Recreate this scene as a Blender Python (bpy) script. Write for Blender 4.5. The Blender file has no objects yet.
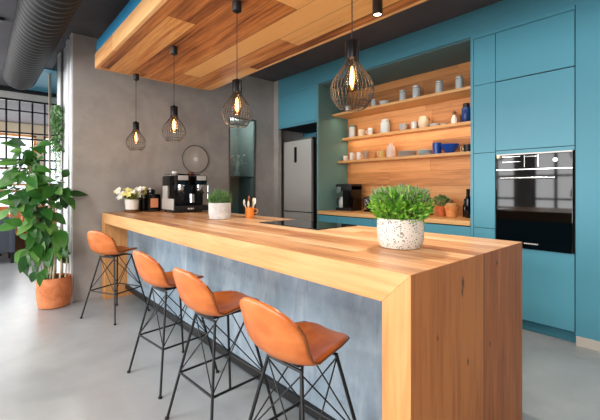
import bpy, bmesh, math, random
from mathutils import Vector, Matrix
random.seed(7)
S = bpy.context.scene
COL = S.collection
PI = math.pi

# ------------------------------------------------------------------ camera
cd = bpy.data.cameras.new('camera'); cam = bpy.data.objects.new('camera', cd); COL.objects.link(cam)
cam.location = (0, 0, 1.27); cam.rotation_euler = (PI/2, 0, math.radians(48.278))
cd.sensor_width = 36; cd.lens = 36*361.12/600; cd.shift_y = -22.5/600; cd.clip_start = .05; cd.clip_end = 200
S.camera = cam

# ------------------------------------------------------------------ node helpers
def newmat(name):
    m = bpy.data.materials.new(name); m.use_nodes = True
    nt = m.node_tree; b = nt.nodes['Principled BSDF']
    return m, nt, b
def lin(c):
    return tuple((x/255/12.92 if x/255 <= .04045 else ((x/255+.055)/1.055)**2.4) for x in c) + (1,)
def simple(name, c, rough=.5, metal=0, spec=.5, emit=None, es=0, trans=0, ior=1.45, alpha=1, coat=0):
    m, nt, b = newmat(name)
    b.inputs['Base Color'].default_value = lin(c); b.inputs['Roughness'].default_value = rough
    b.inputs['Metallic'].default_value = metal; b.inputs['Specular IOR Level'].default_value = spec
    b.inputs['Transmission Weight'].default_value = trans; b.inputs['IOR'].default_value = ior
    b.inputs['Alpha'].default_value = alpha; b.inputs['Coat Weight'].default_value = coat
    if emit: b.inputs['Emission Color'].default_value = lin(emit); b.inputs['Emission Strength'].default_value = es
    return m
def mth(nt, op, a, b=None, c=None):
    n = nt.nodes.new('ShaderNodeMath'); n.operation = op
    for i, v in enumerate((a, b, c)):
        if v is None: continue
        if isinstance(v, (int, float)): n.inputs[i].default_value = v
        else: nt.links.new(v, n.inputs[i])
    return n.outputs[0]
def comb(nt, x, y, z):
    n = nt.nodes.new('ShaderNodeCombineXYZ')
    for i, v in enumerate((x, y, z)):
        if isinstance(v, (int, float)): n.inputs[i].default_value = v
        else: nt.links.new(v, n.inputs[i])
    return n.outputs[0]
def ramp(nt, fac, stops, interp='LINEAR'):
    n = nt.nodes.new('ShaderNodeValToRGB'); cr = n.color_ramp; cr.interpolation = interp
    while len(cr.elements) < len(stops): cr.elements.new(.5)
    for e, (p, c) in zip(cr.elements, stops): e.position = p; e.color = lin(c) if len(c) == 3 else c
    nt.links.new(fac, n.inputs[0]); return n.outputs[0]
def noise(nt, vec, scale, detail=4, rough=.5, dist=0):
    n = nt.nodes.new('ShaderNodeTexNoise'); n.inputs['Scale'].default_value = scale; n.inputs['Detail'].default_value = detail
    n.inputs['Roughness'].default_value = rough; n.inputs['Distortion'].default_value = dist
    if vec is not None: nt.links.new(vec, n.inputs['Vector'])
    return n.outputs[0]
def mixc(nt, f, a, b, mode='MIX'):
    n = nt.nodes.new('ShaderNodeMix'); n.data_type = 'RGBA'; n.blend_type = mode
    for s, v in ((0, f), (6, a), (7, b)):
        if isinstance(v, (int, float)): n.inputs[s].default_value = v
        elif isinstance(v, tuple): n.inputs[s].default_value = v
        else: nt.links.new(v, n.inputs[s])
    return n.outputs[2]
def coords(nt):
    t = nt.nodes.new('ShaderNodeTexCoord'); s = nt.nodes.new('ShaderNodeSeparateXYZ')
    nt.links.new(t.outputs['Object'], s.inputs[0]); return t.outputs['Object'], s.outputs
def bump(nt, b, h, strength=.2, dist=.01):
    n = nt.nodes.new('ShaderNodeBump'); n.inputs['Strength'].default_value = strength; n.inputs['Distance'].default_value = dist
    nt.links.new(h, n.inputs['Height']); nt.links.new(n.outputs[0], b.inputs['Normal'])

def wood(name, g, w, W, L, pal, rough=.42, seam=.5, knots=.5, off=0.0, contrast=1.0, crack=0.0, tone=.55, gl=1.6, sw=.0022):
    """plank wood: g grain axis, w axis across the planks, W plank width, L plank length, pal dark/mid/light"""
    m, nt, b = newmat(name); obj, s = coords(nt)
    ws = mth(nt, 'DIVIDE', mth(nt, 'ADD', s[w], off), W); row = mth(nt, 'FLOOR', ws)
    wn = nt.nodes.new('ShaderNodeTexWhiteNoise'); wn.noise_dimensions = '1D'; nt.links.new(row, wn.inputs['W'])
    gs = mth(nt, 'ADD', mth(nt, 'DIVIDE', s[g], L), mth(nt, 'MULTIPLY', wn.outputs[0], 7.3)); col = mth(nt, 'FLOOR', gs)
    w2 = nt.nodes.new('ShaderNodeTexWhiteNoise'); w2.noise_dimensions = '2D'; nt.links.new(comb(nt, row, col, 0), w2.inputs['Vector'])
    rnd = w2.outputs[0]
    sc = [26, 26, 26]; sc[g] = gl
    v = comb(nt, *[mth(nt, 'MULTIPLY_ADD', s[i], sc[i], mth(nt, 'MULTIPLY', rnd, 31.7 + 9*i)) for i in range(3)])
    n1 = noise(nt, v, 1.0, 6, .62, .9)
    sc2 = [120, 120, 120]; sc2[g] = 5
    v2 = comb(nt, *[mth(nt, 'MULTIPLY', s[i], sc2[i]) for i in range(3)])
    n2 = noise(nt, v2, 1.0, 3, .6)
    sc3 = [6, 6, 6]; sc3[g] = .8
    v3 = comb(nt, *[mth(nt, 'MULTIPLY_ADD', s[i], sc3[i], mth(nt, 'MULTIPLY', rnd, 17.)) for i in range(3)])
    n3 = noise(nt, v3, 1.0, 3, .5, 1.2)
    t = mth(nt, 'MULTIPLY_ADD', mth(nt, 'SUBTRACT', rnd, .5), tone*contrast, .5)
    t = mth(nt, 'MULTIPLY_ADD', mth(nt, 'SUBTRACT', n1, .5), 1.1*contrast, t)
    t = mth(nt, 'MULTIPLY_ADD', mth(nt, 'SUBTRACT', n2, .5), .35*contrast, t)
    t = mth(nt, 'MULTIPLY_ADD', mth(nt, 'SUBTRACT', n3, .5), .8*contrast, t)
    c = ramp(nt, t, [(.08, pal[0]), (.5, pal[1]), (.92, pal[2])])
    if knots:
        kv = [3.1, 3.1, 3.1]; kv[g] = 1.1
        vo = nt.nodes.new('ShaderNodeTexVoronoi'); nt.links.new(comb(nt, *[mth(nt, 'MULTIPLY_ADD', s[i], kv[i]*1.6, .37*i) for i in range(3)]), vo.inputs['Vector'])
        k = mth(nt, 'GREATER_THAN', n1, .40)
        kf = ramp(nt, vo.outputs['Distance'], [(.035, (255, 255, 255)), (.09, (0, 0, 0))])
        c = mixc(nt, mth(nt, 'MULTIPLY', mth(nt, 'MULTIPLY', kf, k), knots), c, lin((70, 34, 14)))
    if crack:
        ck = ramp(nt, n1, [(.24, (255, 255, 255)), (.36, (0, 0, 0))])
        c = mixc(nt, mth(nt, 'MULTIPLY', ck, crack), c, lin((74, 36, 16)))
    fr = mth(nt, 'FRACT', ws); e = mth(nt, 'MINIMUM', fr, mth(nt, 'SUBTRACT', 1, fr)); sl = mth(nt, 'LESS_THAN', e, sw/W)
    fg = mth(nt, 'FRACT', gs); sg = mth(nt, 'LESS_THAN', fg, .003/L)
    sl = mth(nt, 'MAXIMUM', sl, sg)
    c = mixc(nt, mth(nt, 'MULTIPLY', sl, seam), c, lin((80, 42, 18)))
    nt.links.new(c, b.inputs['Base Color']); b.inputs['Roughness'].default_value = rough
    bump(nt, b, t, .12, .004)
    return m
def mottled(name, pal, scale=1.2, rough=.7, stretch=(1, 1, 1), bmp=.1, detail=6, spec=.4, fine=25, marks=0):
    m, nt, b = newmat(name); obj, s = coords(nt)
    v = comb(nt, *[mth(nt, 'MULTIPLY', s[i], stretch[i]) for i in range(3)])
    n1 = noise(nt, v, scale, detail, .6, .6); n2 = noise(nt, v, scale*fine/4, 5, .65)
    t = mth(nt, 'MULTIPLY_ADD', mth(nt, 'SUBTRACT', n2, .5), .35, n1)
    c = ramp(nt, t, [(.3, pal[0]), (.5, pal[1]), (.7, pal[2])])
    if marks:
        n3 = noise(nt, comb(nt, mth(nt, 'MULTIPLY', s[0], 9), mth(nt, 'MULTIPLY', s[1], 9), mth(nt, 'MULTIPLY', s[2], 2.6)), 1.3, 8, .72, 1.5)
        c = mixc(nt, mth(nt, 'MULTIPLY', ramp(nt, n3, [(.58, (0, 0, 0)), (.66, (255, 255, 255))]), marks), c, lin((72, 80, 88)))
        n4 = noise(nt, comb(nt, mth(nt, 'MULTIPLY', s[0], 5), mth(nt, 'MULTIPLY', s[1], 5), mth(nt, 'MULTIPLY', s[2], 1.3)), 1.1, 6, .6, 1)
        c = mixc(nt, mth(nt, 'MULTIPLY', ramp(nt, n4, [(.5, (0, 0, 0)), (.7, (255, 255, 255))]), marks*.6), c, lin((206, 210, 212)))
    nt.links.new(c, b.inputs['Base Color']); b.inputs['Roughness'].default_value = rough; b.inputs['Specular IOR Level'].default_value = spec
    if bmp: bump(nt, b, t, bmp, .01)
    return m

SEAM = 1.664-(1.069+2.165)/2
KNOTS = [(1.456, .885, .010, .022), (1.450, .850, .007, .016), (1.813, .917, .008, .011), (1.503, .553, .008, .013), (1.731, .561, .007, .010), (1.25, .72, .005, .010)]
def add_knots(m, kn):
    nt = m.node_tree; b = nt.nodes['Principled BSDF']; o, s = coords(nt); src = b.inputs['Base Color'].links[0].from_socket
    yo = mth(nt, 'ADD', s[1], (1.069+2.165)/2)
    wob = mth(nt, 'MULTIPLY', noise(nt, o, 40, 3), 1.0)
    for (y, z, a, c) in kn:
        dy = mth(nt, 'DIVIDE', mth(nt, 'SUBTRACT', yo, y), a); dz = mth(nt, 'DIVIDE', mth(nt, 'SUBTRACT', s[2], z), c)
        d = mth(nt, 'SQRT', mth(nt, 'ADD', mth(nt, 'MULTIPLY', dy, dy), mth(nt, 'MULTIPLY', dz, dz)))
        d = mth(nt, 'ADD', d, wob)
        f = ramp(nt, mth(nt, 'MULTIPLY', d, .3), [(.30, (255, 255, 255)), (.62, (0, 0, 0))])
        src = mixc(nt, mth(nt, 'MULTIPLY', f, .85), src, lin((58, 28, 10)))
    nt.links.new(src, b.inputs['Base Color'])
M = {}
OAK = [(150, 84, 36), (212, 152, 92), (240, 196, 138)]
M['oak_top'] = wood('oak_top', 0, 1, .105, 2.1, [(162, 96, 54), (220, 162, 110), (248, 210, 166)], .33, .35, .3, .03, 1.15)
M['oak_apron'] = wood('oak_apron', 0, 1, 3, 9, [(160, 98, 48), (208, 146, 86), (230, 178, 120)], .45, 0, .2, 1, .75)
M['oak_leg'] = wood('oak_leg', 2, 1, 3, 9, [(156, 92, 44), (204, 138, 78), (226, 168, 108)], .45, 0, .2, 1, .75)
M['oak_end_shaded'] = wood('oak_end_shaded', 2, 1, .7, 9, [(78, 36, 12), (154, 82, 32), (190, 116, 56)], .5, .9, 0, .7-(SEAM % .7), .95, tone=.9, sw=.004)  # shaded copy of the leg oak: shade of the end face painted in
add_knots(M['oak_end_shaded'], KNOTS)
M['soffit_wood'] = wood('soffit_wood', 0, 1, .215, 2.3, [(112, 54, 20), (202, 126, 62), (240, 182, 110)], .5, .8, .7, .1, 1.1, .8, tone=.95, gl=.8)
M['fascia_wood'] = wood('fascia_wood', 0, 1, 3, 9, [(160, 98, 50), (222, 160, 98), (240, 190, 130)], .5, 0, .4, 1, .9)
M['back_wood'] = wood('back_wood', 0, 2, .19, 1.3, [(132, 78, 36), (194, 130, 72), (216, 158, 100)], .5, .5, .4, .04, .8)
M['shelf_wood'] = wood('shelf_wood', 0, 1, 3, 9, [(176, 110, 56), (220, 158, 96), (240, 190, 128)], .45, 0, .2, 1, .7)
M['bench_wood'] = wood('bench_wood', 2, 1, .12, 3, [(150, 70, 26), (206, 112, 52), (228, 146, 80)], .5, .8, .2)
M['concrete'] = mottled('concrete', [(108, 124, 138), (130, 147, 161), (152, 166, 178)], 2.2, .75, (1, 1, .6), .25, 8, marks=.42)
M['plaster'] = mottled('plaster', [(150, 146, 143), (169, 164, 160), (184, 180, 176)], .9, .8, (1, 1, 1), .08)
M['floor'] = mottled('floor', [(140, 144, 147), (160, 164, 167), (175, 179, 182)], .7, .30, (1, 1, 1), .04, 5, .5)
M['ceiling'] = mottled('ceiling', [(74, 73, 77), (83, 81, 86), (92, 90, 94)], .8, .85, (1, 1, 1), 0)
M['teal'] = simple('teal', (58, 122, 142), .6)
M['blue'] = simple('blue', (86, 158, 180), .42)
M['blue_wall'] = simple('blue_wall', (82, 152, 174), .5)
M['blue_deep'] = simple('blue_deep', (44, 140, 186), .6)
M['green_teal'] = simple('green_teal', (104, 146, 144), .5)
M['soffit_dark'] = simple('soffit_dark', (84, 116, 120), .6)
M['gap'] = simple('gap', (18, 30, 36), .8)
M['black'] = simple('black', (20, 20, 22), .45)
M['black_gloss'] = simple('black_gloss', (8, 8, 10), .08)
M['black_glass'] = simple('black_glass', (4, 4, 6), .04, spec=.5)
M['dark_metal'] = simple('dark_metal', (42, 42, 45), .35, .8)
M['wire'] = simple('wire', (54, 51, 50), .5, 0, .3)
M['duct'] = simple('duct', (13, 14, 17), .6, 0)
M['steel'] = simple('steel', (204, 202, 198), .4, .35)
M['steel_dark'] = simple('steel_dark', (120, 118, 114), .35, .9)
M['chrome'] = simple('chrome', (220, 220, 222), .12, 1)
M['recess'] = simple('recess', (168, 176, 172), .6)
M['white'] = simple('white', (236, 234, 230), .5)
M['white_frame'] = simple('white_frame', (226, 228, 230), .45)
M['ceramic'] = simple('ceramic', (240, 236, 228), .2)
M['cream'] = simple('cream', (234, 214, 184), .3)
M['pinkish'] = simple('pinkish', (226, 200, 188), .4)
M['taupe'] = simple('taupe', (170, 148, 128), .5)
M['tan'] = simple('tan', (206, 148, 92), .5)
M['mustard'] = simple('mustard', (220, 188, 110), .4)
M['greyceramic'] = simple('greyceramic', (206, 198, 190), .35)
M['blueceramic'] = simple('blueceramic', (206, 218, 222), .35)
M['cobalt'] = simple('cobalt', (24, 72, 160), .25)
M['navy'] = simple('navy', (18, 54, 118), .3)
M['brown'] = simple('brown', (110, 66, 34), .5)
M['label'] = simple('label', (214, 140, 100), .6)
def clear(name, tint, refl=.12, body=.0, bc=(240, 244, 244), fr=.6):
    m, nt, b = newmat(name); b.inputs['Base Color'].default_value = lin(bc); b.inputs['Roughness'].default_value = .15
    tr = nt.nodes.new('ShaderNodeBsdfTransparent'); tr.inputs[0].default_value = lin(tint)
    gl = nt.nodes.new('ShaderNodeBsdfGlossy'); gl.inputs['Roughness'].default_value = .03
    lw = nt.nodes.new('ShaderNodeLayerWeight'); lw.inputs[0].default_value = .35
    m1 = nt.nodes.new('ShaderNodeMixShader'); nt.links.new(mth(nt, 'MULTIPLY_ADD', lw.outputs['Fresnel'], fr, refl*.4), m1.inputs[0])
    nt.links.new(tr.outputs[0], m1.inputs[1]); nt.links.new(gl.outputs[0], m1.inputs[2])
    m2 = nt.nodes.new('ShaderNodeMixShader'); m2.inputs[0].default_value = body
    nt.links.new(m1.outputs[0], m2.inputs[1]); nt.links.new(b.outputs[0], m2.inputs[2])
    nt.links.new(m2.outputs[0], nt.nodes['Material Output'].inputs[0]); return m
M['glassware'] = clear('glassware', (240, 246, 246), .3, .5, (250, 252, 252))
M['glass_blue'] = clear('glass_blue', (224, 236, 238), .02, fr=.25)
M['amber'] = clear('amber', (255, 226, 190), .05, fr=.3)
M['bulb'] = simple('bulb', (255, 200, 130), .4, emit=(255, 190, 110), es=14)
M['spot_lens'] = simple('spot_lens', (255, 230, 190), .4, emit=(255, 226, 180), es=8)
M['led'] = simple('led', (255, 225, 180), .4, emit=(255, 222, 170), es=1.6)
M['display'] = simple('display', (240, 246, 250), .3, emit=(235, 244, 250), es=1.6)
M['cord'] = simple('cord', (34, 32, 32), .6)
M['soil'] = mottled('soil', [(40, 28, 20), (64, 46, 34), (92, 70, 52)], 30, .95, bmp=.4)
M['orange_cup'] = simple('orange_cup', (226, 132, 48), .4)
M['utensil'] = simple('utensil', (236, 212, 178), .5)
M['utensil_dark'] = simple('utensil_dark', (156, 88, 50), .5)
M['armchair'] = simple('armchair', (74, 78, 88), .85)
M['baseboard'] = simple('baseboard', (196, 190, 182), .5)
M['cement'] = mottled('cement', [(176, 176, 176), (196, 196, 196), (212, 212, 210)], 14, .8)
M['terracotta'] = mottled('terracotta', [(190, 104, 58), (212, 126, 78), (224, 148, 102)], 8, .7)
M['terracotta_s'] = mottled('terracotta_s', [(176, 86, 44), (202, 106, 58), (214, 126, 78)], 25, .7)
M['terracotta_l'] = mottled('terracotta_l', [(206, 126, 66), (222, 144, 84), (234, 164, 104)], 25, .7)
M['petal'] = simple('petal', (246, 244, 232), .5)
M['petal_y'] = simple('petal_y', (232, 226, 130), .5)
M['stem_pale'] = simple('stem_pale', (214, 200, 168), .7)
M['stem_brown'] = simple('stem_brown', (112, 100, 62), .7)

def leather():
    m, nt, b = newmat('leather'); obj, s = coords(nt)
    n1 = noise(nt, obj, 7, 4, .6, .4); n2 = noise(nt, obj, 160, 3, .6)
    c = ramp(nt, n1, [(.3, (186, 92, 38)), (.5, (206, 112, 50)), (.7, (220, 130, 66))])
    nt.links.new(c, b.inputs['Base Color']); b.inputs['Roughness'].default_value = .3; b.inputs['Specular IOR Level'].default_value = .6
    bump(nt, b, n2, .08, .002); return m
M['leather'] = leather()
def leafmat(name, dark, mid, light, scale=9, rough=.4):
    m, nt, b = newmat(name); g = nt.nodes.new('ShaderNodeNewGeometry'); obj, s = coords(nt)
    t = mth(nt, 'MULTIPLY_ADD', noise(nt, obj, scale, 2), .5, mth(nt, 'MULTIPLY', g.outputs['Random Per Island'], .5))
    c = ramp(nt, t, [(.2, dark), (.5, mid), (.8, light)])
    nt.links.new(c, b.inputs['Base Color']); b.inputs['Roughness'].default_value = rough
    tr = nt.nodes.new('ShaderNodeBsdfTranslucent'); nt.links.new(c, tr.inputs[0])
    mx = nt.nodes.new('ShaderNodeMixShader'); mx.inputs[0].default_value = .3
    nt.links.new(b.outputs[0], mx.inputs[1]); nt.links.new(tr.outputs[0], mx.inputs[2])
    nt.links.new(mx.outputs[0], nt.nodes['Material Output'].inputs[0]); return m
M['leaf_big'] = leafmat('leaf_big', (24, 68, 28), (56, 114, 44), (116, 164, 80), 4, .35)
M['leaf_herb'] = leafmat('leaf_herb', (58, 128, 30), (118, 184, 56), (180, 222, 104), 20)
M['leaf_sage'] = leafmat('leaf_sage', (92, 110, 84), (138, 156, 116), (176, 186, 150), 20)
M['leaf_grass'] = leafmat('leaf_grass', (62, 100, 56), (98, 142, 84), (150, 182, 122), 20)
M['leaf_orch'] = leafmat('leaf_orch', (96, 124, 50), (150, 170, 84), (206, 212, 140), 20)
def terrazzo():
    m, nt, b = newmat('terrazzo'); obj, s = coords(nt); c = lin((226, 220, 210))
    for i, (sc, col, th) in enumerate(((95, (60, 58, 62), .27), (62, (150, 132, 118), .24), (130, (40, 40, 46), .25))):
        v = nt.nodes.new('ShaderNodeTexVoronoi'); v.inputs['Scale'].default_value = sc
        o = nt.nodes.new('ShaderNodeVectorMath'); o.operation = 'ADD'; o.inputs[1].default_value = (i*3.3, i, i*2); nt.links.new(obj, o.inputs[0])
        nt.links.new(o.outputs[0], v.inputs['Vector'])
        sp = nt.nodes.new('ShaderNodeSeparateColor'); nt.links.new(v.outputs['Color'], sp.inputs[0])
        f = mth(nt, 'MULTIPLY', mth(nt, 'LESS_THAN', v.outputs['Distance'], th*1.1), mth(nt, 'GREATER_THAN', sp.outputs[0], .52))
        c = mixc(nt, f, c, lin(col))
    nt.links.new(c, b.inputs['Base Color']); b.inputs['Roughness'].default_value = .5; return m
M['terrazzo'] = terrazzo()

# ------------------------------------------------------------------ mesh helpers
def B(): return bmesh.new()
def box(bm, x0, x1, y0, y1, z0, z1, bev=0):
    t = bmesh.new(); bmesh.ops.create_cube(t, size=1)
    for v in t.verts: v.co = Vector(((x0+x1)/2+v.co.x*(x1-x0), (y0+y1)/2+v.co.y*(y1-y0), (z0+z1)/2+v.co.z*(z1-z0)))
    if bev: bmesh.ops.bevel(t, geom=t.edges[:], offset=bev, segments=2, affect='EDGES', profile=.7)
    merge(bm, t); return bm
def merge(bm, t, mat=None):
    if mat: bmesh.ops.transform(t, matrix=mat, verts=t.verts[:])
    me = bpy.data.meshes.new('tmp'); t.to_mesh(me); t.free(); bm.from_mesh(me); bpy.data.meshes.remove(me)
def lathe(bm, prof, cx=0, cy=0, seg=32, sx=1, sy=1, close=True):
    rings = []
    for r, z in prof:
        rings.append([bm.verts.new((cx+r*sx*math.cos(2*PI*k/seg), cy+r*sy*math.sin(2*PI*k/seg), z)) for k in range(seg)])
    for a, b in zip(rings, rings[1:]):
        for k in range(seg): bm.faces.new((a[k], a[(k+1) % seg], b[(k+1) % seg], b[k]))
    if close: bm.faces.new(rings[0][::-1]); bm.faces.new(rings[-1])
    return bm
def tube(bm, pts, r, seg=8, cap=True):
    pts = [Vector(p) for p in pts]; rs = r if isinstance(r, (list, tuple)) else [r]*len(pts); rings = []
    up = None
    for i, p in enumerate(pts):
        d = (pts[min(i+1, len(pts)-1)]-pts[max(i-1, 0)]).normalized()
        if up is None: up = Vector((0, 0, 1)) if abs(d.z) < .9 else Vector((1, 0, 0))
        a = d.cross(up).normalized(); b = a.cross(d).normalized(); up = b
        rings.append([bm.verts.new(p+(a*math.cos(2*PI*k/seg)+b*math.sin(2*PI*k/seg))*rs[i]) for k in range(seg)])
    for a, b in zip(rings, rings[1:]):
        for k in range(seg): bm.faces.new((a[k], a[(k+1) % seg], b[(k+1) % seg], b[k]))
    if cap: bm.faces.new(rings[0][::-1]); bm.faces.new(rings[-1])
    return bm
def torus(bm, c, R, r, axis='z', seg=32, n=6, sx=1, sy=1):
    pts = []
    for k in range(seg):
        a = 2*PI*k/seg; u, v = R*sx*math.cos(a), R*sy*math.sin(a)
        pts.append(Vector(c)+Vector({'z': (u, v, 0), 'x': (0, u, v), 'y': (u, 0, v)}[axis]))
    ax = Vector({'z': (0, 0, 1), 'x': (1, 0, 0), 'y': (0, 1, 0)}[axis]); rings = []
    for k, p in enumerate(pts):
        o = (p-Vector(c)).normalized()
        rings.append([bm.verts.new(p+o*r*math.cos(2*PI*j/n)+ax*r*math.sin(2*PI*j/n)) for j in range(n)])
    for k in range(seg):
        a, b = rings[k], rings[(k+1) % seg]
        for j in range(n): bm.faces.new((a[j], a[(j+1) % n], b[(j+1) % n], b[j]))
    return bm
def prism(bm, poly, y0, y1):
    """poly in x,z extruded along y"""
    a = [bm.verts.new((x, y0, z)) for x, z in poly]; b = [bm.verts.new((x, y1, z)) for x, z in poly]
    n = len(poly)
    for k in range(n): bm.faces.new((a[k], a[(k+1) % n], b[(k+1) % n], b[k]))
    bm.faces.new(a[::-1]); bm.faces.new(b); return bm
def obj(name, bm, mat, parent=None, smooth=False, world=False, label=None, kind=None):
    bmesh.ops.recalc_face_normals(bm, faces=bm.faces[:])
    me = bpy.data.meshes.new(name); bm.to_mesh(me); bm.free()
    if world and parent is not None:
        p = parent
        off = Vector((0, 0, 0))
        while p is not None: off += p.location; p = p.parent
        for v in me.vertices: v.co -= off
    o = bpy.data.objects.new(name, me); COL.objects.link(o); me.materials.append(M[mat])
    if smooth:
        for p in me.polygons: p.use_smooth = True
        me.set_sharp_from_angle(angle=math.radians(40))
    if parent is not None: o.parent = parent
    if label: o['label'] = label
    if kind: o['kind'] = kind
    return o
def thing(name, label, cat, loc=(0, 0, 0), rz=0, group=None):
    o = bpy.data.objects.new(name, None); COL.objects.link(o); o.location = loc; o.rotation_euler = (0, 0, rz)
    o.empty_display_size = .1
    o['label'] = label; o['category'] = cat
    if group: o['group'] = group
    return o
def tag(o, label, cat, group=None):
    o['label'] = label; o['category'] = cat
    if group: o['group'] = group
    return o
def struct(name, bm, mat):
    o = obj(name, bm, mat); o['kind'] = 'structure'; return o
def dup(root, loc, rz=None, label=None, parent=None):
    r = root.copy(); COL.objects.link(r); r.location = loc
    if rz is not None: r.rotation_euler = (0, 0, rz)
    if label: r['label'] = label
    def kids(o, n):
        for ch in list(o.children):
            c = ch.copy(); COL.objects.link(c); c.parent = n; kids(ch, c)
    kids(root, r); return r

# ------------------------------------------------------------------ the room
CE = 2.99; YC = 3.6; XW = -4.68; YB = 4.25
struct('floor', box(B(), -12.6, 3.2, -3.8, 4.5, -.1, 0), 'floor')
struct('ceiling', box(B(), -12.6, 3.2, -3.8, 4.5, CE, CE+.1), 'ceiling')
struct('wall_back', box(B(), -12.6, 3.2, YB+.012, 4.5, 0, CE), 'blue_wall')
struct('wall_right', box(B(), 3.0, 3.2, -3.8, YB, 0, CE), 'plaster')
# blue wall flush with the cabinet fronts, right of the oven column
struct('wall_blue', box(B(), -.695, 3.0, YC, YB, .0, CE), 'blue_wall')
struct('baseboard_right', box(B(), -.69, 3.0, YC-.012, YC, 0, .075), 'baseboard')
# blue bulkhead over the cabinets
struct('trim_1', box(B(), -4.56, -.695, YC, YB, 2.745, CE), 'blue_wall')
# grey plaster wall at the far end of the island, with a glazed recess
bm = B()
RY0, RY1, RZ0, RZ1 = 2.775, 3.225, .45, 2.31
T = .46
box(bm, XW-.1, XW, .79, RY0, 0, CE); box(bm, XW-T, XW, RY1, YB, 0, CE)
box(bm, XW-T, XW-.1, 1.6, RY0, 0, CE)
box(bm, XW-T, XW, RY0, RY1, 0, RZ0); box(bm, XW-T, XW, RY0, RY1, RZ1, CE)
struct('wall_left', bm, 'plaster')
nb = B(); box(nb, XW-T-.03, XW-T, RY0-.03, RY1+.03, RZ0-.03, RZ1+.03)
struct('wall_recess', nb, 'recess')
w = struct('window_1', box(B(), XW-.014, XW-.006, RY0+.006, RY1-.006, RZ0+.006, RZ1-.006), 'glass_blue')
fb = B()
for a in ((RY0-.012, RY0+.008, RZ0, RZ1), (RY1-.008, RY1+.012, RZ0, RZ1), (RY0-.012, RY1+.012, RZ1-.008, RZ1+.012), (RY0-.012, RY1+.012, RZ0-.012, RZ0+.008)):
    box(fb, XW-.02, XW+.012, a[0], a[1], a[2], a[3])
struct('trim_2', fb, 'steel_dark')
tag(obj('glass_shelf', box(B(), XW-T, XW-.03, RY0, RY1, 1.425, 1.44), 'steel_dark'), 'thin dark shelf inside the glazed recess of the grey wall', 'shelf')
# lining of the recess
lb = B(); box(lb, XW-T, XW-.02, RY1-.004, RY1-.0005, RZ0, RZ1); box(lb, XW-T, XW-.02, RY0+.0005, RY0+.004, RZ0, RZ1)
struct('trim_3', lb, 'recess')

# white jamb at the end of the grey wall and the slim window past it
jb = B(); box(jb, -5.68, XW-.1, .80, 1.2, 0, CE)
struct('wall_end', jb, 'white_frame')
jb = B()
for x0, x1 in ((-4.79, -4.685), (-5.02, -4.92), (-5.68, -5.45)): box(jb, x0, x1, .775, .80, 0, CE)
struct('trim_4', jb, 'white_frame')
jb = B(); box(jb, -5.40, -5.36, .78, .80, 0, CE); struct('trim_5', jb, 'steel_dark')
fb = B(); box(fb, -6.56, -6.52, .79, .82, 0, CE); struct('trim_6', fb, 'taupe')
struct('window_2', box(B(), -6.52, -5.68, .80, .812, 0, CE), 'glass_blue')
struct('wall_passage', box(B(), -6.62, XW-T, 1.6, 1.75, 0, CE), 'green_teal')

# far room
struct('trim_7', box(B(), -7.98, -7.86, -3.4, YB, 2.91, CE), 'black')
struct('wall_header', box(B(), -8.0, -7.9, -3.4, YB, 2.80, 2.91), 'plaster')
tb = B(); box(tb, -7.84, -6.3, .46, 4.2, CE-.02, CE-.002); struct('ceiling_panel', tb, 'teal')
# end wall with windows
bm = B()
wy = [-3.4, -2.2, -.5, -.3, 1.6, 1.8, 3.6, YB]
box(bm, -12.4, -12.2, -3.8, YB, 0, .5); box(bm, -12.4, -12.2, -3.8, YB, 2.7, CE)
for a, b_ in ((-3.8, -3.3), (-1.2, -1.0), (1.2, 1.35), (3.6, YB)): box(bm, -12.4, -12.2, a, b_, .5, 2.7)
struct('wall_far', bm, 'cream')
n = 3
for a, b_ in ((-3.3, -1.2), (-1.0, 1.2), (1.35, 3.6)):
    fb = B()
    for y in (a, (a+b_)/2-.03, b_-.06): box(fb, -12.34, -12.26, y, y+.06, .5, 2.7)
    for z in (.5, 1.15, 1.32, 1.75, 2.64): box(fb, -12.34, -12.26, a, b_, z, z+.06)
    f = struct('window_%d' % n, fb, 'tan'); n += 1
# window wall behind the camera
bm = B(); box(bm, -12.4, 3.2, -3.8, -3.6, 0, .35); box(bm, -12.4, 3.2, -3.8, -3.6, 2.75, CE)
wins = [(-11.5, -9.0), (-8.6, -6.2), (-5.8, -3.4), (-3.0, -.6), (-.2, 1.4)]
edges = [-12.4]+[e for w_ in wins for e in w_]+[3.2]
for k in range(0, len(edges), 2): box(bm, edges[k], edges[k+1], -3.8, -3.6, .35, 2.75)
struct('wall_front', bm, 'plaster')
for a, b_ in wins:
    fb = B()
    for q in range(6): x = a+(b_-a-.05)*q/5; box(fb, x, x+.06, -3.72, -3.66, .35, 2.75)
    for z in (.35, .95, 1.55, 2.15, 2.70): box(fb, a, b_, -3.72, -3.67, z, z+.05)
    struct('window_%d' % n, fb, 'black'); n += 1

# steel grid screen hanging under the header
t = thing('steel_screen', 'black steel grid screen hanging from the ceiling in the room beyond', 'screen', (-7.92, .1, 1.55))
fb = B()
GY0, GY1 = -3.3, 1.08
for z, h in ((2.765, .035), (1.74, .03)): box(fb, -7.95, -7.92, GY0, GY1, z, z+h)
box(fb, -7.95, -7.92, GY1-.04, GY1, 1.42, 2.8); box(fb, -7.95, -7.92, GY0, GY0+.04, 1.42, 2.8)
obj('screen_frame', fb, 'black', t, world=True)
ys = [GY1-.18*k for k in range(1, 24)]
for k, y in enumerate(ys):
    obj('upright_bar', box(B(), -7.945, -7.925, y-.013, y+.013, 1.60 if k % 2 else 1.42, 2.77), 'black', t, world=True)
for z in (2.60, 2.22, 2.12, 1.60): obj('cross_bar', box(B(), -7.945, -7.925, GY0, GY1, z-.013, z+.013), 'black', t, world=True)
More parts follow.
